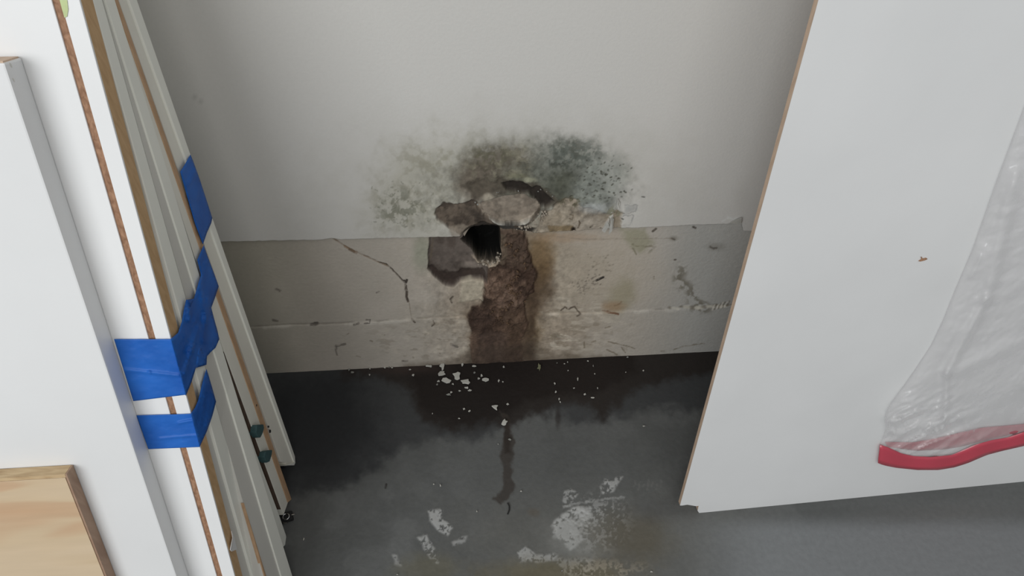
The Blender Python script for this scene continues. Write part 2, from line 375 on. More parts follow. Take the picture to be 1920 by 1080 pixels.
drywall, _ = grid('wall_back', xs, zt, dryfn, (166, 164, 160), paint_dry, 1.62, (0, -1, 0), M_dry, kind='structure')

# old base of the wall under the cut drywall
xs2 = lines([(-1.3, -0.42, 0.08), (-0.42, -0.2, 0.0025), (-0.2, 0.2, 0.00095), (0.2, 0.5, 0.0013), (0.5, 1.8, 0.08)])
zs2 = np.concatenate([[-0.02], lines([(0.0, 0.385, 0.00115), (0.385, 0.46, 0.006)])])
HOLE = [(863, 453), (872, 444), (888, 420), (935, 418), (937, 448), (939, 476), (930, 487), (914, 491), (897, 490), (890, 480), (884, 468)]
def paint_strip(p):
    x, y = p.x, p.y
    p.col(ss(.4, .7, fbm(x, y, 120, 2)), (122, 117, 109), .5)
    p.col(1 - ss(455, 640, x), (112, 109, 98), .6)
    p.col(ss(1180, 1330, x), (124, 124, 121), .8)
    p.h += .0012 * (fbm(x, y, 60, 9) - .5) + .0004 * p.n3
    # old seam across
    def seam(xx): return np.interp(xx, [470, 700, 860, 1040, 1160, 1240, 1380], [612, 603, 591, 588, 584, 580, 571])
    ds = y - seam(x) + p.n2 * 5
    m = (1 - ss(.6, 2.0, np.abs(ds))) * ss(.35, .6, fbm(x, y * 0, 40, 6)); p.col(m, (84, 79, 72), .55); p.h -= m * .0006
    p.h += .0015 * ss(-2, 3, ds)
    p.col((1 - ss(1, 4, np.abs(ds - 3))) * ss(.45, .6, fbm(x, y * 0, 30, 16)), (148, 144, 136), .5)
    for q in (([(596, 606), (590, 607)], 4), ([(664, 608), (672, 606)], 3), ([(684, 606), (693, 605), (694, 600), (687, 600)], 1.3), ([(582, 609), (594, 608)], 3)):
        p.line(q[0], q[1], (68, 63, 58), .8, 1.5, .0006)
    # dirty halo round the leak
    p.col(p.blob(970, 520, 190, 190, .55, .5), (118, 109, 97), .5)
    p.col(p.blob(985, 540, 140, 170, .5, .5), (104, 92, 78), .65)
    p.col(p.blob(1060, 520, 150, 70, .6, .5), (128, 121, 109), .5)
    # streaks
    st = ss(.52, .68, fbm(x * .35, y, 7, 51, 4)); z = p.blob(880, 640, 170, 45, .5, .5) + p.blob(1060, 600, 120, 60, .5, .5)
    p.col(z * st, (150, 143, 131), .35); p.col(z * ss(.55, .7, fbm(x * .3, y, 6, 57, 4)), (92, 84, 72), .45)
    # green-grey tint left of the chipped patch
    p.col(p.blob(792, 475, 18, 30, .7, .5), (104, 106, 93), .7)
    # ochre run
    oc = p.mask([(985, 440), (1042, 438), (1036, 480), (1032, 520), (1010, 560), (1015, 610), (1000, 660), (975, 672), (980, 560)], 14, 8, 8)
    p.col(oc, (92, 78, 58), .85)
    p.col(p.blob(1012, 540, 26, 50, .6, .7), (62, 49, 36), .85); p.col(p.blob(1012, 480, 24, 40, .6, .5), (84, 67, 46), .6); p.col(p.mask([(975, 500), (1002, 505), (1012, 560), (1004, 620), (1000, 675), (975, 680)], 9, 9, 4), (52, 40, 31), .85)
    p.col(p.blob(1060, 446, 60, 9, .6, .6), (118, 100, 82), .5)
    # dark base line
    bl = p.mask([(700, 720), (760, 682), (850, 672), (880, 655), (900, 620), (1010, 640), (1040, 664), (1160, 664), (1200, 720)], 8, 5, 5); p.col(bl, (66, 57, 46), .6)
    # crusty column of debris
    COLM = [(940, 430), (982, 430), (990, 452), (992, 480), (1004, 510), (1000, 545), (984, 566), (986, 610), (975, 640), (985, 682), (886, 688), (882, 650), (884, 612), (878, 590), (884, 574), (904, 566), (906, 540), (912, 512), (915, 498), (934, 488), (938, 460)]
    cm = p.mask(COLM, 3, 6)
    rel_ = fbm(x, y, 17, 101, 5); rel2 = fbm(x, y, 8, 107, 4)
    ridg = 1 - np.abs(rel2 - .5) * 4; fr = fbm(x, y, 30, 109, 4)
    p.col(p.mask(COLM, 14, 8, 4), (84, 70, 54), .6); p.col(cm, (64, 50, 41)); p.col(cm * ss(.5, .66, rel_), (88, 72, 61), .75); p.col(cm * (1 - ss(.36, .5, rel_)), (38, 28, 22), .85)
    p.col(cm * ss(.75, .95, ridg), (44, 34, 28), .45)
    low = ss(585, 650, y); p.h += cm * (.004 + .012 * (rel_ - .35) + .006 * (rel2 - .5)) * (1 - low * .75)
    p.col(p.mask([(966, 436), (986, 436), (992, 470), (1004, 515), (1002, 545), (990, 560), (984, 520), (968, 500), (950, 490), (952, 470), (966, 462)], 4, 6), (46, 34, 27), .85)
    p.col(p.blob(905, 600, 22, 26, .5, .8), (48, 37, 31), .85); p.col(p.mask([(950, 580), (985, 575), (982, 670), (945, 675)], 10, 8), (62, 49, 39), .75)
    p.col(p.mask([(896, 622), (950, 622), (945, 680), (890, 684)], 8, 6), (62, 51, 45), .5)
    p.col(p.mask([(940, 428), (985, 428), (990, 500), (955, 496), (938, 490)], 5, 7), (58, 47, 39), .75); ls = p.mask([(935, 436), (945, 434), (950, 470), (944, 490), (930, 492)], 3, 4); p.col(ls, (76, 66, 55), .7)
    p.col(p.mask([(885, 650), (1000, 640), (1010, 690), (870, 700)], 10, 6) , (48, 40, 34), .6)
    # chipped recess
    ch = p.mask([(806, 440), (868, 440), (884, 470), (895, 492), (915, 492), (912, 525), (884, 523), (864, 527), (857, 534), (851, 540), (836, 537), (817, 522), (802, 505), (803, 480)], 1.6, 1.6)
    p.col(ch, (72, 65, 60)); p.col(ch * ss(.45, .65, fbm(x, y, 30, 63)), (57, 50, 45), .8); p.h -= ch * .005
    rim = p.mask([(800, 503), (812, 504), (822, 512), (838, 512), (856, 518), (866, 508), (905, 508), (912, 524), (884, 523), (864, 527), (851, 541), (836, 538), (815, 523)], 4, 5) * ch
    p.col(rim, (42, 34, 30), .92); p.h -= rim * .003  # lower rim: shadow of the broken thickness painted dark
    p.line([(812, 452), (810, 475), (806, 492)], 3, (70, 62, 52), .6, 2); p.line([(857, 447), (855, 478)], 1.4, (70, 65, 60), .6, 2)
    p.col(p.blob(885, 500, 22, 7, .5, .5), (98, 90, 83), .7)
    lp = p.mask([(865, 528), (882, 524), (906, 527), (904, 560), (860, 566)], 2.5, 2.5); p.col(lp, (134, 127, 113), .7); p.h += lp * .0012
    p.line([(849, 556), (844, 561), (847, 567)], 2.4, (60, 54, 46), .9, .5)
    near = p.blob(940, 560, 150, 150, .4, .4)[:, None]
    p.c *= 1 + near * ((fbm(x, y, 6, 211, 4) - .5) * .7 + (fbm(x, y, 20, 213, 4) - .5) * .5)[:, None]
    # cavity, its inner darkness painted near black
    d = sd_poly(x, y, HOLE) + p.n1 * 5
    hm = 1 - ss(-3, 1.0, d); p.h -= hm * .06; hm2 = 1 - ss(-.5, 2.0, d)
    rm = (1 - ss(1, 5, np.abs(d - 3))) * ss(478, 486, y) * (x < 935); p.col(rm, (132, 120, 106), .7); p.h += rm * .002; p.col(hm2, (3, 3, 2))
    # crack running down from the drywall edge
    p.line([(624, 447), (645, 461), (666, 472), (688, 482), (710, 492), (728, 500)], 1.6, (84, 70, 56), .85, 1, .0012)
    p.line([(646, 462), (668, 473)], 3.4, (96, 80, 64), .8, 1); p.line([(655, 468), (668, 475)], 2.5, (70, 58, 46), .7, 1)
    p.line([(712, 493), (724, 496), (736, 506), (750, 521), (760, 531)], 1.7, (52, 45, 38), .92, 1, .0014)
    p.line([(758, 528), (762, 530), (763, 526)], 3.5, (40, 34, 30), .95, 2, .001)
    p.line([(760, 535), (763, 548), (763, 558), (766, 566)], 3.6, (46, 38, 32), .92, 2.5, .0014)
    p.line([(767, 566), (769, 580), (771, 593)], 1, (98, 90, 80), .7, 1); p.line([(772, 597), (778, 603)], 2.6, (58, 50, 43), .9, 1)
    p.line([(812, 600), (814, 606), (810, 610)], 2, (60, 52, 45), .85, 1.5)
    # marks and scuffs
    K = (72, 67, 62)
    for q in (([(517, 541), (525, 545)], 3.4), ([(512, 600), (520, 602)], 3.4), ([(629, 648), (647, 644)], 3.2), ([(630, 650), (632, 664)], 2.4), ([(845, 644), (858, 649)], 3.4), ([(706, 549), (711, 546)], 1.6), ([(754, 676), (764, 675)], 2.2)):
        p.line(q[0], q[1], K, .75, 1.5)
    D = (50, 46, 42)
    p.line([(1118, 525), (1131, 519)], 3.4, (34, 31, 28), .97, .4, -.001)
    rg = random.Random(8)
    for k in range(60):
        t = rg.random(); cx = 1078 + 44 * t + rg.gauss(0, 7); cy = 545 - 24 * t + rg.gauss(0, 9)
        p.line([(cx, cy), (cx + rg.uniform(0, 3), cy - rg.uniform(0, 2))], rg.uniform(.7, 1.6), (84, 78, 70), rg.uniform(.4, .9), .6)
    for k in range(26):
        cx = rg.uniform(1100, 1150); cy = rg.uniform(475, 510); p.line([(cx, cy), (cx + 2, cy - 1)], rg.uniform(.6, 1.4), (92, 86, 76), .6, .6)
    p.line([(1052, 582), (1060, 576), (1066, 580), (1078, 575), (1084, 584), (1088, 588), (1082, 591)], 2, (60, 52, 44), .85, 2)
    p.line([(1224, 434), (1230, 429)], 3.2, (60, 55, 48), .9, .6); p.line([(1300, 426), (1304, 427)], 3.6, (56, 50, 45), .9, .8)
    p.line([(1226, 519), (1226, 523)], 2, (84, 78, 68), .8, .6); p.line([(1265, 487), (1267, 487)], 2.6, (66, 60, 54), .9, .4)
    p.col(p.mask([(1165, 430), (1210, 428), (1225, 455), (1200, 478), (1180, 462)], 7, 6), (106, 104, 86), .7)
    p.line([(1186, 458), (1196, 462), (1212, 462), (1228, 462)], 3, (86, 82, 66), .6, 3); p.line([(1186, 465), (1194, 477)], 2, (86, 82, 66), .7, 1.5); p.line([(1216, 474), (1226, 466)], 2.4, (92, 88, 74), .6, 1.5)
    p.col(p.blob(1263, 447, 9, 5, .6, .7), (92, 88, 80), .7); p.line([(1260, 447), (1265, 449)], 2.6, (66, 60, 54), .8)
    p.col(p.blob(1340, 463, 16, 7, .6, .7), (100, 98, 92), .6); p.line([(1332, 463), (1338, 466), (1344, 465)], 2.6, (70, 66, 60), .8, 1.2)
    for c in ((1278, 508, 8, 12), (1272, 525, 7, 10), (1282, 533, 9, 6), (1298, 548, 8, 8), (1306, 570, 10, 9), (1322, 575, 8, 6)):
        p.col(p.blob(c[0], c[1], c[2] * 1.3, c[3] * 1.3, .7, 1.3) * ss(.4, .6, fbm(x, y, 9, 131, 4)), (84, 80, 70), .8)
    for k in range(16):
        cx = 1256 + k * 7.2; p.col(p.blob(cx, 577 - k * .3 + rg.uniform(-2, 2), rg.uniform(2, 6), rg.uniform(1.5, 3), .7, 1.2), (146, 142, 132) if k % 3 else (84, 78, 68), .7)
    for k in range(8): p.line([(1335 + k * 4, 580 - k), (1340 + k * 4, 572 - k)], 2, (86, 80, 70) if k % 2 else (156, 152, 144), .7, 1.5)
    p.col(p.blob(1165, 556, 22, 34, .6, .7, 25), (110, 104, 86), .7); p.col(p.blob(1150, 575, 20, 10, .6, .7), (112, 94, 74), .8)
    p.line([(1130, 582), (1142, 585), (1160, 588)], 2.4, (80, 56, 40), .9, 1.2, .0005); p.line([(1152, 573), (1162, 570), (1165, 565)], 1.6, (96, 80, 62), .8)
    p.line([(1045, 444), (1100, 449), (1160, 448), (1260, 447)], 1.3, (98, 90, 80), .5, 1.5)
    for k in range(34):
        cx = rg.uniform(620, 1180); cy = rg.uniform(615, 668) - (cx - 900) * .04
        if 880 < cx < 1000: continue
        p.line([(cx, cy), (cx + rg.uniform(-8, 10), cy + rg.uniform(-3, 4))], rg.uniform(.7, 1.8), (88, 80, 68), rg.uniform(.3, .75), 1.5)
    for q in (([(1138, 655), (1150, 660), (1157, 664)], 1.8), ([(1140, 640), (1165, 645), (1190, 652)], 1.2), ([(1095, 640), (1096, 650)], 2.2), ([(1165, 650), (1172, 660)], 1.2), ([(1262, 655), (1280, 648), (1320, 643)], 1.4), ([(1240, 657), (1244, 658)], 3)):
        p.line(q[0], q[1], (82, 74, 60), .7, 1.5)
strip, _ = grid('base_strip', xs2, zs2, lambda u, v: np.stack([u, 0 * u, v], 1), (134, 128, 120), paint_strip, 2.12, (0, -1, 0), M_strip, parent=drywall)
strip['label'] = 'grimy older wall base exposed below the cut drywall'

# floor
fy = lambda py: floor_at(950, py)[1]
xs3 = lines([(-2.2, -0.46, 0.1), (-0.46, -0.33, 0.004), (-0.33, 0.27, 0.00125), (0.27, 0.6, 0.003), (0.6, 2.2, 0.1)])
ys3 = lines([(-2.6, -0.46, 0.1), (-0.46, -0.15, 0.00125), (-0.15, 0.0, 0.0015), (0.0, 0.12, 0.03)])
def paint_floor(p):
    x, y = p.x, p.y
    g1 = fbm(x, y, 160, 5, 5); g2 = fbm(x, y, 70, 15, 5)
    p.col(ss(.4, .62, g1), (92, 93, 92), .6); p.col(ss(.45, .65, g2), (72, 73, 72), .5)
    p.col(p.blob(1130, 1010, 260, 90, .7, .6), (96, 95, 90), .5)
    p.col(ss(1250, 1450, x) * ss(960, 1000, y), (112, 114, 115), .8)
    p.col(p.blob(1010, 850, 330, 90, .7, .4), (78, 79, 78), .5)
    # damp darkening, wide then tight along the wall, with stack shadow painted in at left
    p.col(p.mask([(400, 640), (1500, 600), (1400, 760), (1200, 775), (1080, 800), (1000, 770), (960, 790), (900, 826), (760, 830), (720, 860), (640, 915), (560, 925), (400, 960)], 14, 12, 14), (52, 53, 54), .85)
    p.col(p.blob(600, 800, 110, 105, .5, .5), (34, 35, 37), .85)  # dark grey left patch, partly the shadow of the stack painted in
    p.col(p.mask([(690, 640), (1360, 620), (1380, 690), (1260, 712), (1180, 740), (1130, 790), (1090, 760), (1000, 780), (960, 800), (900, 790), (850, 815), (790, 790), (770, 740), (700, 705), (640, 700)], 12, 12, 12), (38, 33, 30), .9)
    p.col(p.mask([(770, 660), (1190, 640), (1200, 700), (1120, 740), (1010, 745), (950, 775), (850, 800), (790, 760), (760, 700)], 10, 10, 10), (29, 24, 22), .85)
    p.col(p.blob(870, 770, 60, 35, .6, .6), (31, 27, 25), .7); p.col(p.blob(760, 690, 60, 12, .7, .6), (58, 48, 44), .6)
    # trickle
    tr = p.mask([(936, 770), (950, 778), (958, 800), (966, 830), (964, 850), (958, 880), (962, 905), (966, 920), (950, 938), (938, 944), (926, 934), (936, 924), (944, 905), (942, 880), (938, 855), (944, 830), (946, 800)], 3, 7)
    p.col(tr, (54, 49, 45), .85); p.col(p.mask([(944, 780), (956, 790), (958, 850), (946, 850)], 4, 4), (42, 36, 32), .8)
    p.col(p.blob(1046, 780, 6, 20, .5, .8), (42, 38, 36), .7); p.col(p.blob(1000, 960, 12, 8, .6, .6), (84, 78, 70), .6)
    # salt efflorescence
    sp = fbm(x, y, 5, 81, 4); sp2 = fbm(x, y, 22, 83, 5)
    def salt(m, a=1.0, thr=.42, c=(158, 158, 156), hh=.0008):
        k = m * ss(thr, thr + .1, sp * .65 + sp2 * .35); p.col(k, c, a); p.h += k * hh
    salt(p.mask([(1036, 985), (1055, 960), (1070, 955), (1112, 950), (1105, 975), (1112, 990), (1090, 1000), (1095, 1015), (1070, 1030), (1050, 1010), (1036, 1000)], 5, 8), .95, .34)
    salt(p.mask([(1056, 922), (1070, 918), (1085, 925), (1076, 945), (1055, 955)], 3, 5), .55, .42)
    salt(p.mask([(1124, 915), (1135, 898), (1168, 894), (1160, 905), (1150, 922), (1130, 925)], 3, 4), .7, .38)
    p.line([(1060, 950), (1080, 944), (1110, 940), (1130, 936), (1170, 933)], 3, (140, 140, 138), .6, 3)
    p.col(p.blob(1090, 1010, 60, 42, .6, .7), (124, 124, 120), .55)
    salt(p.blob(1125, 985, 50, 45, .6, .7), .55, .48)
    salt(p.mask([(803, 958), (830, 954), (828, 972), (848, 990), (840, 1002), (820, 992), (805, 975)], 3, 4), .75, .38)
    salt(p.mask([(780, 1006), (800, 1004), (815, 1030), (824, 1056), (812, 1056), (795, 1030)], 3, 4), .7, .42)
    salt(p.mask([(735, 1040), (745, 1040), (752, 1060), (740, 1058)], 3, 4), .5, .42)
    salt(p.mask([(970, 1035), (985, 1024), (1005, 1040), (1045, 1040), (1040, 1052), (975, 1055)], 3, 5), .65, .4)
    salt(p.mask([(845, 1015), (875, 1005), (873, 1016), (850, 1022)], 3, 4), .5, .42)
    salt(p.mask([(1040, 1050), (1110, 1045), (1120, 1075), (1060, 1078)], 6, 8), .5, .5)
    p.col(p.blob(1050, 1075, 130, 26, .6, .7), (94, 86, 62), .6); p.col(p.blob(800, 1065, 60, 26, .6, .7), (92, 88, 70), .5)
    p.col(p.blob(1180, 1010, 70, 46, .7, .6), (80, 73, 58), .6); p.col(p.blob(1240, 955, 60, 20, .7, .6), (66, 66, 66), .4)
    salt(p.blob(1130, 1070, 70, 18, .6, .8), .5, .5, (140, 132, 118))
    for k in range(7): p.line([(1192 + k * 8, 900 + k % 3 * 4), (1190 + k * 8, 912 + k % 2 * 6)], 1.6, (100, 100, 98), .6, 1.5)
    p.line([(724, 908), (723, 914)], 3.5, (38, 34, 32), .9, 1); p.col(p.blob(1730, 965, 40, 20, .7, .6), (98, 90, 84), .5)
    p.h += .0009 * (fbm(x, y, 40, 33) - .5)
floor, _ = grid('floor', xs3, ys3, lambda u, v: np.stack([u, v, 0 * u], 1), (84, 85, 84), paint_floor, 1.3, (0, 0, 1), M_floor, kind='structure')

# ------------------------------------------------------------------ gypsum crumbs clinging to the broken rim (uncountable)
def rock(bm, c, r, rnd, flat=1.0):
    res = bmesh.ops.create_icosphere(bm, subdivisions=1, radius=r, matrix=Matrix.Translation(Vector([float(t) for t in c])))
    for v in res['verts']:
        d = v.co - Vector([float(t) for t in c]); v.co = Vector([float(t) for t in c]) + d * rnd.uniform(.65, 1.3)
rnd = random.Random(21)
def crumbs(name, pts, m, ydepth, rr, per):
    bm = bmesh.new()
    for a, b2 in zip(pts[:-1], pts[1:]):
        for k in range(per):
            t = rnd.random(); px = a[0] + (b2[0] - a[0]) * t + rnd.gauss(0, 3); py = a[1] + (b2[1] - a[1]) * t + rnd.gauss(0, 3)
            rock(bm, wall_at(px, py, ydepth), rnd.uniform(*rr), rnd)
    me = bpy.data.meshes.new(name); bm.to_mesh(me); bm.free()
    return link(name, me, m, parent=drywall, kind='stuff')
crumbs('gypsum_crumbs', [(972, 430), (992, 424), (1006, 414), (1014, 402), (1028, 398)], M_crumb, DRY + .0005, (.0006, .003), 9)
crumbs('gypsum_crumbs', [(895, 490), (915, 494), (932, 490), (938, 478)], M_crumb, -.003, (.001, .0028), 7)
crumbs('rotted_crumbs', [(945, 450), (990, 500), (950, 540), (985, 560), (915, 590), (960, 610)], M_brownc, -.008, (.001, .003), 12)
crumbs('rotted_crumbs', [(890, 384), (930, 362), (980, 352), (1040, 366)], M_flake2, DRY + .002, (.0004, .0015), 5)

# curled strips of torn drywall paper (each its own piece)
def paper(poly_px, lift, nm='torn_paper', m=None):
    P = [wall_at(a, b2, DRY - .001 - l) for (a, b2), l in zip(poly_px, lift)]
    o = link(nm, prism_me(nm, P, (0, -.0006, 0)), m or M_flake, parent=drywall); return o
paper([(1141, 440), (1146, 408), (1151, 410), (1148, 432)], [0, .004, .001, .002])
paper([(1128, 432), (1139, 414), (1142, 424), (1134, 436)], [.001, .003, .002, .001])
paper([(1158, 372), (1163, 380), (1159, 392), (1156, 384)], [.002, .0, .003, .001])
paper([(1366, 419), (1378, 412), (1391, 408), (1390, 419)], [0, .002, .003, .001])

# ------------------------------------------------------------------ leaning stack on the left
XS = -0.288
def S(px, py, dx=0.0): return on_axis(px, py, 0, XS + dx)
def line_at(a, b2, z, dx=0.0):                # point at height z of a straight board edge surveyed by two places
    n = np.cross(ray(*a), ray(*b2)); X_ = XS + dx
    return np.array([X_, CAM[1] - (n[0] * (X_ - CAM[0]) + n[2] * (z - CAM[2])) / n[1], z])
LN = {'A': ((149, 0), (440, 1080)), 'T1r': ((174, 0), (455, 1080)), 'G1r': ((174, 0), (474, 1080)), 'O1r': ((192, 0), (495, 1080)),
      'O2l': ((198, 0), (367.6, 546)), 'Wr': ((215, 0), (548, 1080)), 'G3l': ((413, 636), (529, 957)), 't2l': ((215, 0), (545, 957)),
      't2r': ((222, 0), (554, 957)), 'g4r': ((242, 0), (530, 805)), 'R1r': ((257, 0), (553, 855))}
def at(k, z, dx=0.0): return line_at(*LN[k], z, dx)
def between(l, r_, z0, z1, dx=0.0, pad=0.0):
    return [at(l, z0, dx), at(r_, z0, dx), at(r_, z1, dx), at(l, z1, dx)]
def board(name, polys, width, label, cat='board', group=None):
    base = polys[0][1] if not isinstance(polys[0][1][0], list) else polys[0][1][0]
    t = thing(name, label, cat, (XS - width / 2, float(np.mean([p[1] for p in base])), 0.0), group)
    for pn, P, m, dx, bev in polys:
        def slide(p):
            q = CAM + (p - CAM) * ((p[0] + dx - CAM[0]) / (p[0] - CAM[0])); q[2] = max(q[2], .0006); return q
        if isinstance(P[0], list): me = prisms_me(pn, [[slide(p) for p in Q] for Q in P], (-width - dx, 0, 0))
        else: me = prism_me(pn, [slide(p) for p in P], (-width - dx, 0, 0), bev)
        rel(link(pn, me, m), t)
    return t
Z0 = 0.001
# front jamb with milled groove: raw core seen edge-on, painted face planks either side of the groove
pA, qA = at('A', 0), at('A', 1); u = (qA - pA) / np.linalg.norm(qA - pA); nf = np.cross([1, 0, 0], u); nf /= np.linalg.norm(nf)
if nf[1] > 0: nf = -nf
ZT = 0.93
jamb = thing('door_jamb', 'white jamb board with a brown groove down its face, wrapped in blue tape', 'jamb board', (XS - .09, pA[1], 0), None)
core = [at('A', Z0) - nf * .0028, at('T1r', Z0), at('T1r', ZT), at('A', ZT) - nf * .0028]
o = rel(link('raw_core', prism_me('raw_core', core, (-.18, 0, 0), .0005), M_mdf), jamb)
GL, GR = -.309, -.3025
def plank(x0, x1, m, nm):
    P = [at('A', Z0), at('A', Z0) - nf * .0027, at('A', ZT) - nf * .0027, at('A', ZT)]
    P = [np.array([x1, p[1], p[2]]) for p in P]
    return rel(link(nm, prism_me(nm, P, (x0 - x1, 0, 0), .0006), m), jamb)
plank(-.468, GL, M_jamb, 'face_panel'); plank(GR, XS, M_jamb, 'face_panel')
P = [at('A', Z0) - nf * .0015, at('A', Z0) - nf * .0027, at('A', ZT) - nf * .0027, at('A', ZT) - nf * .0015]
P = [np.array([GR + .0002, p[1], p[2]]) for p in P]
o = rel(link('groove', prism_me('groove', P, (GL - GR - .0004, 0, 0)), M_mdf2), jamb); o['label'] = 'rough brown groove'
# green smear near the top of the narrow face
gp = [on_plane(a, b2, pA + nf * .0003, nf) for a, b2 in [(112, 0), (126, 0), (128, 18), (126, 31), (121, 33), (116, 15)]]
M_smear = painted('green_smear', (.52, .60, .30), .6, .15, 60)
o = rel(link('green_smear', prism_me('green_smear', gp, nf * .0003), M_smear), jamb); o['label'] = 'pale green paint smear'

# second board: grey face sliver and ivory edge
b2_ = board('casing_board', [
    ('raw_back', [at('T1r', Z0), at('G1r', Z0), at('G1r', .80), at('T1r', .80)], M_grey, -.0035, .0004),
    ('painted_edge', [at('G1r', Z0), at('O1r', Z0), at('O1r', ZT), at('T1r', ZT), at('G1r', .80)], M_ivory, 0.0, .001)],
    .13, 'narrow ivory-edged casing board second from the front of the taped stack', 'casing board')
# wide board: grey body with ivory front edge on the right
def mixline(k1, k2, f, z): return at(k1, z) * (1 - f) + at(k2, z) * f
Zg = .8
KO = .024
def mx3(z, f, dx): return at('O1r', z, dx) * (1 - f) + at('Wr', z, dx) * f
lowl = [mx3(Z0, .62, KO), mx3(.36, .62, 0)]
bw = board('casing_board', [
    ('casing_body', [[at('O1r', Z0, KO), lowl[0], lowl[1], at('O1r', .36)], [at('O1r', .36), lowl[1], at('O2l', .5), at('O2l', ZT - .03), at('O1r', ZT - .03)]], M_grey, -.002, .0004),
    ('painted_edge', [[lowl[0], at('Wr', Z0, KO), at('Wr', .36), lowl[1]], [lowl[1], at('Wr', .36), at('Wr', ZT - .03), at('O2l', ZT - .03), at('O2l', .5)]], M_ivory, 0.0, .0015)],
    .12, 'wide grey casing board with a rounded ivory edge, third in the taped stack', 'casing board')
# raw sliver between second and wide board near the bottom
P = [line_at(*LN['O1r'], z_, KO * max(0, 1 - z_ / .36) - .001) + np.array([0, .0012 + dy_, 0]) for z_, dy_ in ((.25, -.0008), (.17, .003), (.09, .008), (.03, .012), (.03, 0), (.09, 0), (.17, 0))]
o = rel(link('raw_sliver', prism_me('raw_sliver', [p + np.array([.0003, 0, 0]) for p in P], (-.004, 0, 0)), M_mdf_dim), bw)
# rounded wedge board between
Qp = [S(443, 735), S(482, 850), S(522, 958), S(537.5, 1003), S(538.5, 1010), S(536, 1022), S(532, 1026), S(527, 1022), S(512, 975), S(490, 902), S(462, 803)]
foot = floor_at(533, 1025)
wb = thing('trim_board', 'thin ivory trim board with a rounded lower corner, foot on the concrete', 'trim board', (XS - .05, foot[1], 0))
rel(link('trim_body', prism_me('trim_body', [p + np.array([-.001, 0, 0]) for p in Qp], (-.10, 0, 0), .0008), M_ivory), wb)
# dark gap between boards, its shade put in as a brown strip
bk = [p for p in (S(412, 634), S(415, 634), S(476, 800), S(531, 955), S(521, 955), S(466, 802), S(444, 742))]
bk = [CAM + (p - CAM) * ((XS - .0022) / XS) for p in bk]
ct = board('casing_board', [
    ('painted_body', [at('G3l', .035), at('t2l', .02), at('t2l', ZT), at('Wr', ZT) * .5 + at('t2l', ZT) * .5, at('Wr', .50) + np.array([0, .001, 0]), at('G3l', .42)], M_casing, -.001, .0006),
    ('raw_edge', [at('t2l', .02), at('t2r', .0), at('t2r', ZT), at('t2l', ZT)], M_mdf_dim, 0.0, .0006)],
    .12, 'grey casing board with a raw tan edge strip, its foot beside a metal clip', 'casing board')
o = rel(link('gap_shade_strip', prism_me('gap_shade_strip', bk, (-.02, 0, 0)), M_darkbrown), ct); o['label'] = 'dark gap between boards, shade put in as a brown strip'
for px, py, r_ in ((481, 760, .0016), (504, 800, .0015), (507, 808.5, .0024)):
    c = S(px, py); P = [c + np.array([.0004, math.cos(a) * r_, math.sin(a) * r_]) for a in np.linspace(0, 2 * math.pi, 9)[:-1]]
    rel(link('nail_hole', prism_me('nail_hole', P, (-.002, 0, 0)), M_rubber), ct)
# last board against the wall
tall = 1.52
rb = board('casing_board', [
    ('casing_body', [S(526.5, 866), S(535, 867), S(537, 873), at('g4r', 0.012), at('g4r', .80), at('g4r', tall) * .5 + at('R1r', tall) * .5, at('t2r', .80) * .15 + at('g4r', .8) * .85 + np.array([0, 0, .3]), at('t2r', .84)], M_casing, -.0025, .0005),
    ('painted_edge', [at('g4r', Z0 + .012), S(537, 872), S(552, 872.5), S(554, 868), S(553, 855), at('R1r', tall), at('g4r', tall) * .6 + at('R1r', tall) * .4, at('g4r', .80)], M_ivory, 0.0, .0008)],
    .13, 'rearmost and tallest casing board of the stack, with a notched foot, nearest the wall', 'casing board')
ft_ = floor_at(532, 872)
bm = bmesh.new(); bmesh.ops.create_cube(bm, size=1, matrix=Matrix.Translation(Vector((ft_[0] - .002, ft_[1], .006))) @ Matrix.Diagonal((.012, .014, .012, 1)))
bmesh.ops.bevel(bm, geom=list(bm.edges), offset=.001, segments=1, affect='EDGES')
me = bpy.data.meshes.new('rubber_block'); bm.to_mesh(me); bm.free()
link('rubber_block', me, M_rubber, label='small black block under the notched foot of the rearmost board', cat='block')

# teal pads wedged in the dark gap
for k, (pl_, wh) in enumerate((([(474, 797), (486, 796), (487.5, 803), (485, 812), (480.5, 821), (476, 820), (472, 811)], 'upper'),
                         ([(490, 847), (494, 845), (503, 844), (502, 853), (498, 866), (493, 868), (488, 857)], 'lower'))):
    P = [S(a, b3) + np.array([.006, 0, 0]) for a, b3 in pl_]
    me = prism_me('felt_pad', P, (-.012, 0, 0), .0012)
    link('felt_pad', me, M_teal, label='%s of the two teal pads wedged in the gap between casing boards' % wh, cat='pad', group='teal pads in the board gap')

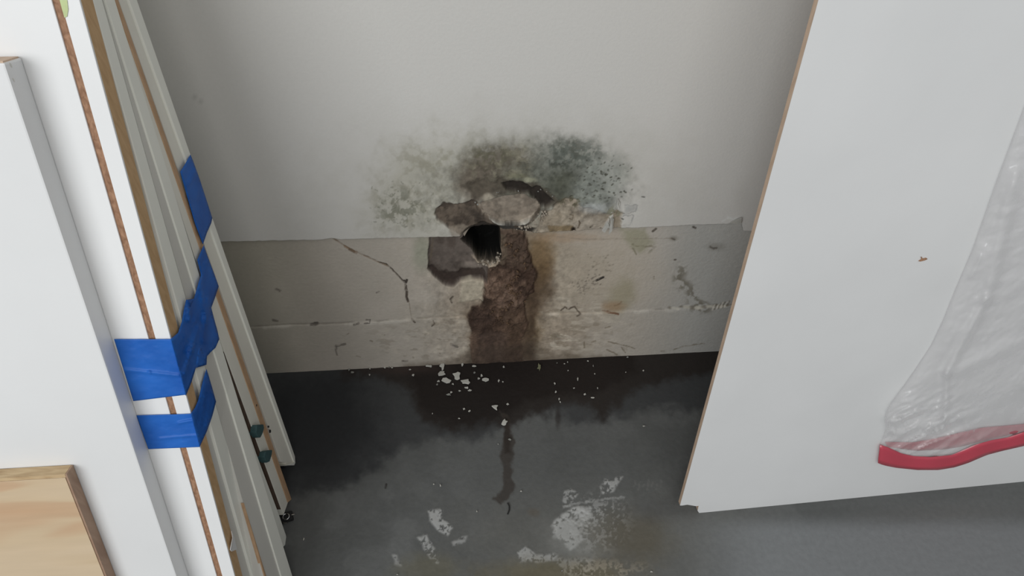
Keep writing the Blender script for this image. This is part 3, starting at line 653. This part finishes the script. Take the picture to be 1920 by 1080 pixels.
# metal clip at the foot of the stack
c = floor_at(537, 972)
clip = thing('metal_clip', 'small chrome clip on the floor at the foot of the casing boards', 'clip', c)
def boxme(nm, ctr, dim, rot=0, m=None, par=None):
    bm = bmesh.new(); bmesh.ops.create_cube(bm, size=1, matrix=Matrix.Translation(Vector(ctr)) @ Matrix.Rotation(rot, 4, 'Z') @ Matrix.Diagonal((*dim, 1)))
    bmesh.ops.bevel(bm, geom=list(bm.edges), offset=min(dim) * .2, segments=2, affect='EDGES')
    me = bpy.data.meshes.new(nm); bm.to_mesh(me); bm.free(); return rel(link(nm, me, m), par)
boxme('clip_plate', (c[0], c[1], .003), (.022, .016, .005), .3, M_rubber, clip)
def tube(nm, pts, r_, m, par):
    cu = bpy.data.curves.new(nm, 'CURVE'); cu.dimensions = '3D'; cu.bevel_depth = r_; cu.bevel_resolution = 2
    s = cu.splines.new('POLY'); s.points.add(len(pts) - 1)
    for q, pt in zip(s.points, pts): q.co = (*[float(t) for t in pt], 1)
    o = bpy.data.objects.new(nm, cu); dg = bpy.context.evaluated_depsgraph_get(); COL.objects.link(o)
    dg.update(); me = bpy.data.meshes.new_from_object(o.evaluated_get(dg)); bpy.data.objects.remove(o); me.name = nm; me.materials.clear()
    oo = link(nm, me, m)
    return rel(oo, par) if par else oo
ring = [(c[0] + .001 + .005 * math.cos(a), c[1] + .005 * math.sin(a), .0075) for a in np.linspace(0, 2 * math.pi, 15)]
tube('wire_ring', ring, .0009, M_chrome, clip)
tube('prong', [(c[0] - .002, c[1] - .010, .007), (c[0] + .004, c[1] - .0105, .007)], .0011, M_chrome, clip)
tube('prong', [(c[0] + .010, c[1] + .0015, .009), (c[0] + .0145, c[1] + .002, .009)], .0011, M_chrome, clip)

# torn white sliver caught on the raw edge
P = [S(433.5, 996, .002), S(437.5, 1004, .002), S(443.5, 1030, .002), S(434, 1034, .002), S(431, 1031, .003), S(435.5, 1008, .003)]
link('paper_scrap', prism_me('paper_scrap', P, (.0006, 0, 0)), M_white, label='torn white scrap stuck to the tan board edge at the bottom', cat='scrap')

# front-most white board
bb, tb = on_plane(355, 1080, pA, nf), on_plane(40, 105, pA, nf)
ub = (tb - bb) / np.linalg.norm(tb - bb); th = .0245
Wd = .62
fb = thing('white_board', 'large white board leaning in front of the taped stack, top corner chipped', 'board', (-.65, -.56, 0))
foot_b = bb - ub * ((bb[2] - .004) / ub[2]) + nf * .0006
tb2 = tb + nf * .0006
xv = np.array([-Wd, 0, 0])
o = rel(link('board_body', prism_me('board_body', [foot_b, tb2 - ub * .0012, tb2 - ub * .0012 + nf * th, foot_b + nf * th], xv, .0016), M_white), fb)
P = [tb2 - ub * .0014 + nf * .0012, tb2 + nf * .0012, tb2 + nf * (th - .0012), tb2 - ub * .0014 + nf * (th - .0012)]
P = [p - np.array([.0015, 0, 0]) for p in P]
o = rel(link('raw_end', prism_me('raw_end', P, xv + np.array([.003, 0, 0])), M_edge), fb); o['label'] = 'raw tan top end'
for px, py, r_ in ((20, 122, .0013), (25, 150, .0011)):
    cc = on_axis(px, py, 0, tb2[0]); cc = cc + np.array([.0003, 0, 0])
    P = [cc + np.array([0, math.cos(a) * r_ * .7, math.sin(a) * r_ * 1.6]) for a in np.linspace(0, 2 * math.pi, 8)[:-1]]
    rel(link('edge_chip', prism_me('edge_chip', P, (-.001, 0, 0)), M_grey), fb)

# pine-faced panel in front of it
fp = tb2 + nf * th
t2 = .014
pb = fp + nf * .0008
top_r = on_plane(130, 872, pb, nf); bot_r = on_plane(224, 1080, pb, nf)
xx = (top_r[0] + bot_r[0]) / 2
def ff(z, d):                                  # point of the right side at height z, d in front of the white board
    p = top_r + ub * ((z - top_r[2]) / ub[2]); p[0] = xx; return p + nf * d
wd_ = thing('pine_panel', 'light pine panel with a brown edge band leaning on the front white board', 'wood panel', (xx - .2, -.6, 0))
zt_ = top_r[2]
ul = ub
A_ = [ff(.004, .0), ff(zt_, 0) - ul * .0012, ff(zt_, t2 - .0008) - ul * .0012, ff(.004, t2 - .0008)]
rel(link('panel_core', prism_me('panel_core', [p - np.array([.0018, 0, 0]) for p in A_], (-.45, 0, 0)), M_pine_edge), wd_)
A_ = [ff(.004, t2 - .0008), ff(zt_, t2 - .0008) - ul * .0045, ff(zt_, t2) - ul * .0045, ff(.004, t2)]
rel(link('pine_face', prism_me('pine_face', [p - np.array([.0028, 0, 0]) for p in A_], (-.449, 0, 0), .0002), M_pine), wd_)
A_ = [ff(.004, 0), ff(zt_, 0), ff(zt_, t2), ff(.004, t2)]
rel(link('edge_band', prism_me('edge_band', A_, (-.0018, 0, 0), .0004), M_pine_edge), wd_)
A_ = [ff(zt_, 0) - ul * .0012, ff(zt_, 0), ff(zt_, t2), ff(zt_, t2) - ul * .004, ff(zt_, t2 - .0008) - ul * .004, ff(zt_, t2 - .0008) - ul * .0012]
rel(link('top_strip', prism_me('top_strip', [p - np.array([.0019, 0, 0]) for p in A_], (-.448, 0, 0)), M_pine_top), wd_)

# ------------------------------------------------------------------ blue painter's tape
def front_pt(px, py, d=.0006): return on_plane(px, py, pA + nf * d, nf)
def tape_patch(nm, quad, surf, par, nu=44, nv=44, amp=.0012, seed=0, lab=None, creases=()):
    (a, b3, c3, d3) = [np.array(q, float) for q in quad]   # tl, tr, br, bl
    V = []; 
    for j in range(nv + 1):
        for i in range(nu + 1):
            s_, t_ = i / nu, j / nv
            q = (a * (1 - s_) + b3 * s_) * (1 - t_) + (d3 * (1 - s_) + c3 * s_) * t_
            h = float(fbm(np.array([q[0]]), np.array([q[1] * 2.4]), 30, seed)[0]) * amp
            for (c0, c1, hh) in creases:
                dd = float(sd_line(np.array([q[0]]), np.array([q[1]]), [c0, c1])[0]); h += hh * math.exp(-(dd / 2.6) ** 2)
            V.append(surf(q[0], q[1], h))
    Fs = [(j * (nu + 1) + i, j * (nu + 1) + i + 1, (j + 1) * (nu + 1) + i + 1, (j + 1) * (nu + 1) + i) for j in range(nv) for i in range(nu)]
    o = link(nm, pyd(nm, V, Fs, True), M_tape); md = o.modifiers.new('thickness', 'SOLIDIFY'); md.thickness = .0003; md.offset = 0
    rel(o, par)
    if lab: o['label'] = lab
    return o
fs = lambda px, py, h: front_pt(px, py, .0007 + h)
def tape_poly(nm, poly, par, base=.0008, amp=.0022, seed=1, folds=()):
    """tape spread over the board edges: triangulated outline, gently puckered"""
    bm = bmesh.new(); vs = [bm.verts.new((p_[0], p_[1], 0)) for p_ in poly]; bm.faces.new(vs)
    bmesh.ops.triangulate(bm, faces=bm.faces)
    for _ in range(4):
        bmesh.ops.subdivide_edges(bm, edges=[e_ for e_ in bm.edges if e_.calc_length() > 7], cuts=1)
        bmesh.ops.triangulate(bm, faces=[f_ for f_ in bm.faces if len(f_.verts) > 3])
    for v in bm.verts:
        x_, y_ = v.co.x, v.co.y
        h = base + amp * float(fbm(np.array([x_ * 1.6 + y_ * .5]), np.array([y_ * .55]), 15, seed)[0])
        for (c0, c1, hh) in folds:
            h += hh * math.exp(-(float(sd_line(np.array([x_]), np.array([y_]), [c0, c1])[0]) / 3.0) ** 2)
        P = S(x_, y_, h); v.co = Vector([float(t) for t in P])
    me = bpy.data.meshes.new(nm); bm.to_mesh(me); bm.free()
    for p_ in me.polygons: p_.use_smooth = True
    o = link(nm, me, M_tape); md = o.modifiers.new('thickness', 'SOLIDIFY'); md.thickness = .0003; md.offset = 0
    return rel(o, par)
cen = S(340, 690)
tu = thing('painters_tape', 'upper wide band of blue painters tape wrapped round the jamb stack', 'tape', cen)
cA = lambda y_: 149 + (440 - 149) * y_ / 1080.0 + 0.6
tape_patch('tape_front', [(214, 636), (cA(636), 636), (cA(740), 740), (250, 752)], fs, tu, creases=(((232, 693), (280, 698), .0018), ((280, 698), (335, 704), .0018)), lab='flat front of the tape band')
tape_poly('tape_side', [(cA(636) - 1, 636), (334, 624), (341, 603), (345, 580), (349, 562), (352, 562), (356, 577), (364, 560), (368, 545), (377, 515), (370, 487), (382, 460),
                        (390, 483), (401, 512), (410, 537), (403, 558), (396, 577), (402, 600), (408, 622), (411, 636), (404, 652), (395, 660), (388, 668), (387, 684),
                        (381, 664), (374.5, 645), (370, 664), (367, 690), (359, 716), (cA(742) - 1, 742), (cA(690) - 1, 690)], tu, .0012, .003, 5,
          folds=(((351, 562), (354, 600), .003), ((372, 520), (385, 600), .002), ((356, 660), (372, 612), .0025), ((345, 700), (360, 650), .0018), ((390, 560), (380, 640), .0015)))
t3 = thing('painters_tape', 'strip of blue painters tape across the rearmost board edges, over the cut drywall line', 'tape', S(370, 380))
tape_poly('tape_band', [(357, 290), (362, 302), (375, 338), (398, 409), (396, 418), (388, 436), (380.5, 458), (366, 420), (352, 372), (338, 322), (347, 308)], t3, .001, .0015, 9, folds=(((354, 345), (366, 318), .0015),))
tl = thing('painters_tape', 'lower narrow band of blue painters tape wrapped round the jamb stack', 'tape', S(370, 800))
tape_patch('tape_front', [(256, 779), (cA(776), 776), (cA(838), 838), (278, 842)], fs, tl, seed=4, creases=(((335, 793), (362, 788), .0018), ((300, 822), (370, 816), .0012)), lab='flat front of the tape band')
tape_poly('tape_side', [(cA(776) - 1, 776), (366, 764), (372, 750), (377, 728), (380, 716), (387, 692), (391, 704), (398, 728), (405, 753), (398, 780), (388, 808), (cA(837) - 1, 838), (cA(806) - 1, 806)], tl, .0012, .0022, 13,
          folds=(((386, 715), (376, 800), .0015), ((396, 735), (386, 800), .001)))

# ------------------------------------------------------------------ large panel leaning on the right
pf = floor_at(1310, 962); pf2 = floor_at(1920, 903)
ux = (pf2 - pf) / np.linalg.norm(pf2 - pf)
pn_ = np.cross(ray(1535, 0), ray(1275, 948)); uz = np.cross(pn_, ux); uz /= np.linalg.norm(uz)
if uz[2] < 0: uz = -uz
pnn = np.cross(ux, uz); pnn /= np.linalg.norm(pnn)
if pnn[1] > 0: pnn = -pnn                      # towards the room
def PP(px, py, d=0.0): return on_plane(px, py, pf + pnn * d, pnn)
TH = .008
L0 = PP(1275, 948); L1 = PP(1310, 948.5)
up = (-L0[1] - TH - .042) / uz[1]              # length until the back meets the wall
Wp = 0.95
prof = [L0, L0 + ux * .004 - uz * .0006, L0 + ux * .012 + uz * .0004, L1 - ux * .004 - uz * .0004, L1, PP(1308, 958), PP(1311, 962), pf + ux * .03,
        pf + ux * Wp, pf + ux * Wp + uz * up, L0 + uz * up]
rp = thing('leaning_panel', 'large white melamine panel leaning on the back wall at the right, notched lower corner', 'panel', pf + ux * .4)
rel(link('panel_core', prism_me('panel_core', [p - pnn * .0007 for p in prof], -pnn * (TH - .0007)), M_edge), rp)
o = rel(link('panel_face', prism_me('panel_face', prof, -pnn * .0007, .0002), M_panel), rp)

# splinter on the panel
c = PP(1730, 486)
sp_ = link('wood_splinter', prism_me('wood_splinter', [PP(a, b3, .0002) for a, b3 in [(1721.5, 489), (1727, 485.5), (1726, 481), (1728, 481.5), (1729.5, 484.5), (1736, 483), (1738.5, 485), (1733, 487.5), (1725, 489.5)]], pnn * .0012, .0003), M_mdf2,
           label='tiny brown splinter stuck on the white leaning panel', cat='splinter')

# ------------------------------------------------------------------ zip bag on the panel
bag = thing('zip_bag', 'crumpled clear plastic bag with a red zip strip hanging on the leaning panel', 'plastic bag', PP(1700, 860, .01))
Ecurve = [(1650, 834), (1657, 818), (1661, 804), (1658, 789), (1661, 772), (1669, 758), (1692, 726), (1716, 692), (1745, 648), (1768, 600), (1790, 545), (1822, 470), (1868, 340), (1920, 200), (1958, 90), (1975, 30)]
Bcurve = [(1650, 834), (1664, 838), (1690, 850), (1712, 855), (1745, 857), (1785, 853), (1803, 845), (1828, 834), (1860, 825), (1890, 820), (1920, 810), (2000, 790), (2090, 776)]
def samp(C_, t):
    C_ = np.array(C_, float); L_ = np.concatenate([[0], np.cumsum(np.linalg.norm(np.diff(C_, axis=0), axis=1))]); L_ /= L_[-1]
    return np.array([np.interp(t, L_, C_[:, 0]), np.interp(t, L_, C_[:, 1])])
def bag_sheet(nm, m, base, amp, seed, shrink=1.0, nu=150, nv=240):
    V = []; 
    Bt = np.array([samp(Bcurve, i / nu) for i in range(nu + 1)]); Et = np.array([samp(Ecurve, j / nv) for j in range(nv + 1)])
    X_ = Et[:, None, 0] + (Bt[None, :, 0] - Bt[0, 0]); fade = np.exp(-np.linspace(0, 1, nv + 1) * 7)[:, None]
    Y_ = Et[:, None, 1] + (Bt[None, :, 1] - Bt[0, 1]) * (fade + (1 - fade) * .35)
    x_, y_ = X_.ravel(), Y_.ravel()
    i_ = np.tile(np.linspace(0, 1, nu + 1), nv + 1); j_ = np.repeat(np.linspace(0, 1, nv + 1), nu + 1)
    h = base * (np.minimum(i_ / .07, 1) ** .5) * (.35 + .65 * np.minimum(j_ / .12, 1))
    h += amp * (fbm(x_ * .5 + y_ * .9, y_ * .25 - x_ * .5, 34, seed, 4) - .5) * np.minimum(i_ / .04, 1)
    low = np.exp(-((x_ - 1725) / 75) ** 2 - ((y_ - 800) / 50) ** 2)
    rg_ = 1 - np.abs(fbm(x_ * .42 + y_ * .9, (y_ * .42 - x_ * .9) * .2, 16, seed + 3, 3) - .5) * 5
    h += low * np.clip(rg_, 0, 1) * amp * 1.3
    for (c0, c1, hh, wd2) in (((1735, 808), (1770, 788), .004, 3), ((1717, 800), (1757, 787), .003, 2.5), ((1665, 788), (1690, 786), .005, 6), ((1663, 806), (1676, 808), .004, 4),
                              ((1676, 812), (1756, 812), .002, 2.5), ((1756, 818), (1766, 808), .002, 3), ((1712, 768), (1726, 774), .004, 3), ((1775, 700), (1772, 790), .005, 6),
                              ((1775, 700), (1850, 560), .006, 9), ((1780, 760), (1840, 828), .003, 6), ((1850, 560), (1905, 330), .006, 14), ((1790, 700), (1920, 640), .003, 12), ((1820, 520), (1840, 480), .002, 4)):
        d_ = sd_line(x_, y_, [c0, c1]); h += hh * np.exp(-(d_ / wd2) ** 2)
    h = np.maximum(h * shrink, .0006)
    V = [PP(a, b3, hh) for a, b3, hh in zip(x_, y_, h)]
    Fs = [(j * (nu + 1) + i, j * (nu + 1) + i + 1, (j + 1) * (nu + 1) + i + 1, (j + 1) * (nu + 1) + i) for j in range(nv) for i in range(nu)]
    return rel(link(nm, pyd(nm, V, Fs, True), m), bag)
bag_sheet('front_film', M_film, .012, .010, 7)
bag_sheet('back_film', M_film2, .0035, .003, 17, .6, 50, 60)
def band(nm, top, bot, m, d0, th_, n=60, lab=None, wob=.0012):
    V = []; K = 4
    for i in range(n + 1):
        a, b3 = samp(top, i / n), samp(bot, i / n)
        for k in range(K + 1):
            q = a * (1 - k / K) + b3 * k / K
            h = d0 + wob * math.sin(i * .55 + k * .2) + (.0009 if k in (1, 3) else 0)
            V.append(PP(q[0], q[1], h))
    Fs = [(i * (K + 1) + k, i * (K + 1) + k + 1, (i + 1) * (K + 1) + k + 1, (i + 1) * (K + 1) + k) for i in range(n) for k in range(K)]
    o = link(nm, pyd(nm, V, Fs, True), m); md = o.modifiers.new('thickness', 'SOLIDIFY'); md.thickness = th_; md.offset = 0; rel(o, bag)
    if lab: o['label'] = lab
    return o
botc = [(1646, 868), (1656, 872), (1680, 877), (1720, 881), (1760, 881), (1790, 876), (1815, 868), (1850, 853), (1880, 845), (1920, 836), (2000, 816), (2090, 802)]
band('zip_strip', Bcurve, botc, M_red, .004, .0006, lab='red zip strip along the open edge')
band('zip_strip', [(1660, 829), (1715, 829), (1765, 820), (1800, 811), (1840, 802), (1920, 795), (2000, 780), (2090, 766)],
     [(1664, 838), (1716, 845), (1766, 843), (1800, 838), (1830, 830), (1920, 810), (2000, 792), (2090, 778)], M_redf, .0022, .0006, lab='second red zip strip seen through the film', wob=.0004)

# ------------------------------------------------------------------ debris on the floor
fl = random.Random(77)
def flake(px, py, w_, h_, m, label, group=None, cat='paint flake', name='paint_flake', zt2=.0016):
    c = floor_at(px, py); sx = floor_at(px + w_ / 2, py)[0] - floor_at(px - w_ / 2, py)[0]; sy = abs(floor_at(px, py - h_ / 2)[1] - floor_at(px, py + h_ / 2)[1])
    n = fl.choice((8, 9, 11)); a0 = fl.random() * 6; P = []
    for k in range(n):
        a = a0 + 2 * math.pi * k / n; q = fl.uniform(.45, 1.3)
        P.append(np.array([math.cos(a) * sx / 2 * q, math.sin(a) * sy / 2 * q, .0008]))
    me = prism_me(name, P, (0, 0, zt2), min(sx, sy) * .08)
    me.transform(Matrix.Rotation(fl.uniform(-.12, .12), 4, 'X') @ Matrix.Rotation(fl.uniform(-.1, .1), 4, 'Y'))
    o = link(name, me, m, label=label, cat=cat, group=group); o.location = (c[0], c[1], 0.0006); return o
big = [(857, 706, 17, 17, 'heart-shaped grey-white chip below the leak at the wall foot'), (873, 718, 21, 10, 'oval pale chip lying in front of the heart-shaped chip'),
       (828, 702, 19, 8, 'flat white chip left of the heart-shaped chip'), (837, 715, 15, 11, 'ragged white chip below the flat chip left of the heart-shaped one'),
       (830, 688, 10, 15, 'upright white chip touching the wall base left of the leak'), (911, 714, 14, 8, 'pale chip right of the oval chip in the dark stain'),
       (804, 688, 11, 5, 'small white chip at the wall foot, leftmost of the cluster by the leak'), (928, 765, 12, 12, 'crumpled white chip at the head of the dark trickle'),
       (946, 793, 11, 13, 'broken pale chip lying on the dark trickle')]
for a in big: flake(a[0], a[1], a[2], a[3], M_flake, a[4], zt2=.003)
flake(1011, 690, 9, 14, M_olive, 'olive crumb lying at the wall foot right of the leak', cat='crumb', name='mould_crumb', zt2=.004)
sm = [(655, 693, 3, 6), (661, 699, 6, 3), (694, 692, 3, 4), (693, 704, 3, 3), (721, 690, 4, 5), (730, 689, 3, 4), (735, 690, 4, 3), (769, 694, 4, 3), (775, 705, 6, 4), (867, 685, 4, 6),
      (889, 688, 7, 4), (903, 705, 5, 6), (944, 689, 4, 3), (935, 715, 4, 5), (943, 717, 3, 3), (875, 728, 9, 4), (881, 733, 7, 3), (842, 741, 9, 4), (870, 768, 4, 4), (880, 772, 5, 4),
      (861, 786, 4, 2), (811, 777, 2, 3), (952, 759, 6, 4), (955, 825, 7, 4), (989, 674, 5, 4), (1102, 678, 3, 2), (1112, 687, 2, 4), (1115, 702, 2, 2), (1040, 720, 3, 5), (1042, 736, 3, 4),
      (1083, 712, 3, 6), (1076, 729, 4, 2), (1096, 740, 5, 4), (1111, 747, 7, 3), (1120, 729, 2, 3), (1048, 749, 4, 5), (1050, 755, 3, 3), (1176, 671, 4, 3), (1206, 696, 3, 3), (1173, 699, 2, 2),
      (826, 911, 3, 5), (813, 909, 3, 2), (977, 922, 4, 3), (894, 960, 2, 3), (1207, 800, 5, 2), (1221, 1073, 6, 3), (745, 1078, 4, 2), (1054, 1071, 3, 3), (822, 716, 4, 4), (820, 722, 4, 4),
      (890, 700, 4, 4), (862, 734, 4, 3), (898, 711, 5, 4), (849, 721, 4, 3), (846, 737, 4, 3), (1044, 682, 3, 2), (1058, 683, 3, 2), (1064, 680, 2, 2), (1065, 696, 2, 2), (832, 681, 5, 3), (934, 834, 2, 2), (541, 963, 2, 3), (570, 1012, 2, 5)]
for a in sm:
    x_, y_ = a[0], a[1]
    if y_ > 795: lb, gp_ = 'tiny pale speck lying on the open grey concrete', 'specks on the open grey concrete'
    elif x_ < 790: lb, gp_ = 'tiny pale flake at the wall foot, left of the white chips', 'flakes at the wall foot left of the chips'
    elif x_ > 980: lb, gp_ = 'tiny pale flake in the dark stain, right of the leak', 'flakes in the dark stain right of the leak'
    elif y_ > 739: lb, gp_ = 'tiny pale flake near the head of the dark trickle', 'flakes near the head of the trickle'
    else: lb, gp_ = 'small pale fragment scattered among the large white chips', 'fragments among the large white chips'
    flake(*a[:4], M_flake if fl.random() < .8 else M_flake2, lb, gp_)
cc = [floor_at(a, b3, .0016) for a, b3 in ((952, 943), (955, 949), (955, 956), (952, 964))]
tw = tube('twig', cc, .0011, M_rubber, None); tw['label'] = 'short curved dark twig at the lower end of the trickle'; tw['category'] = 'twig'
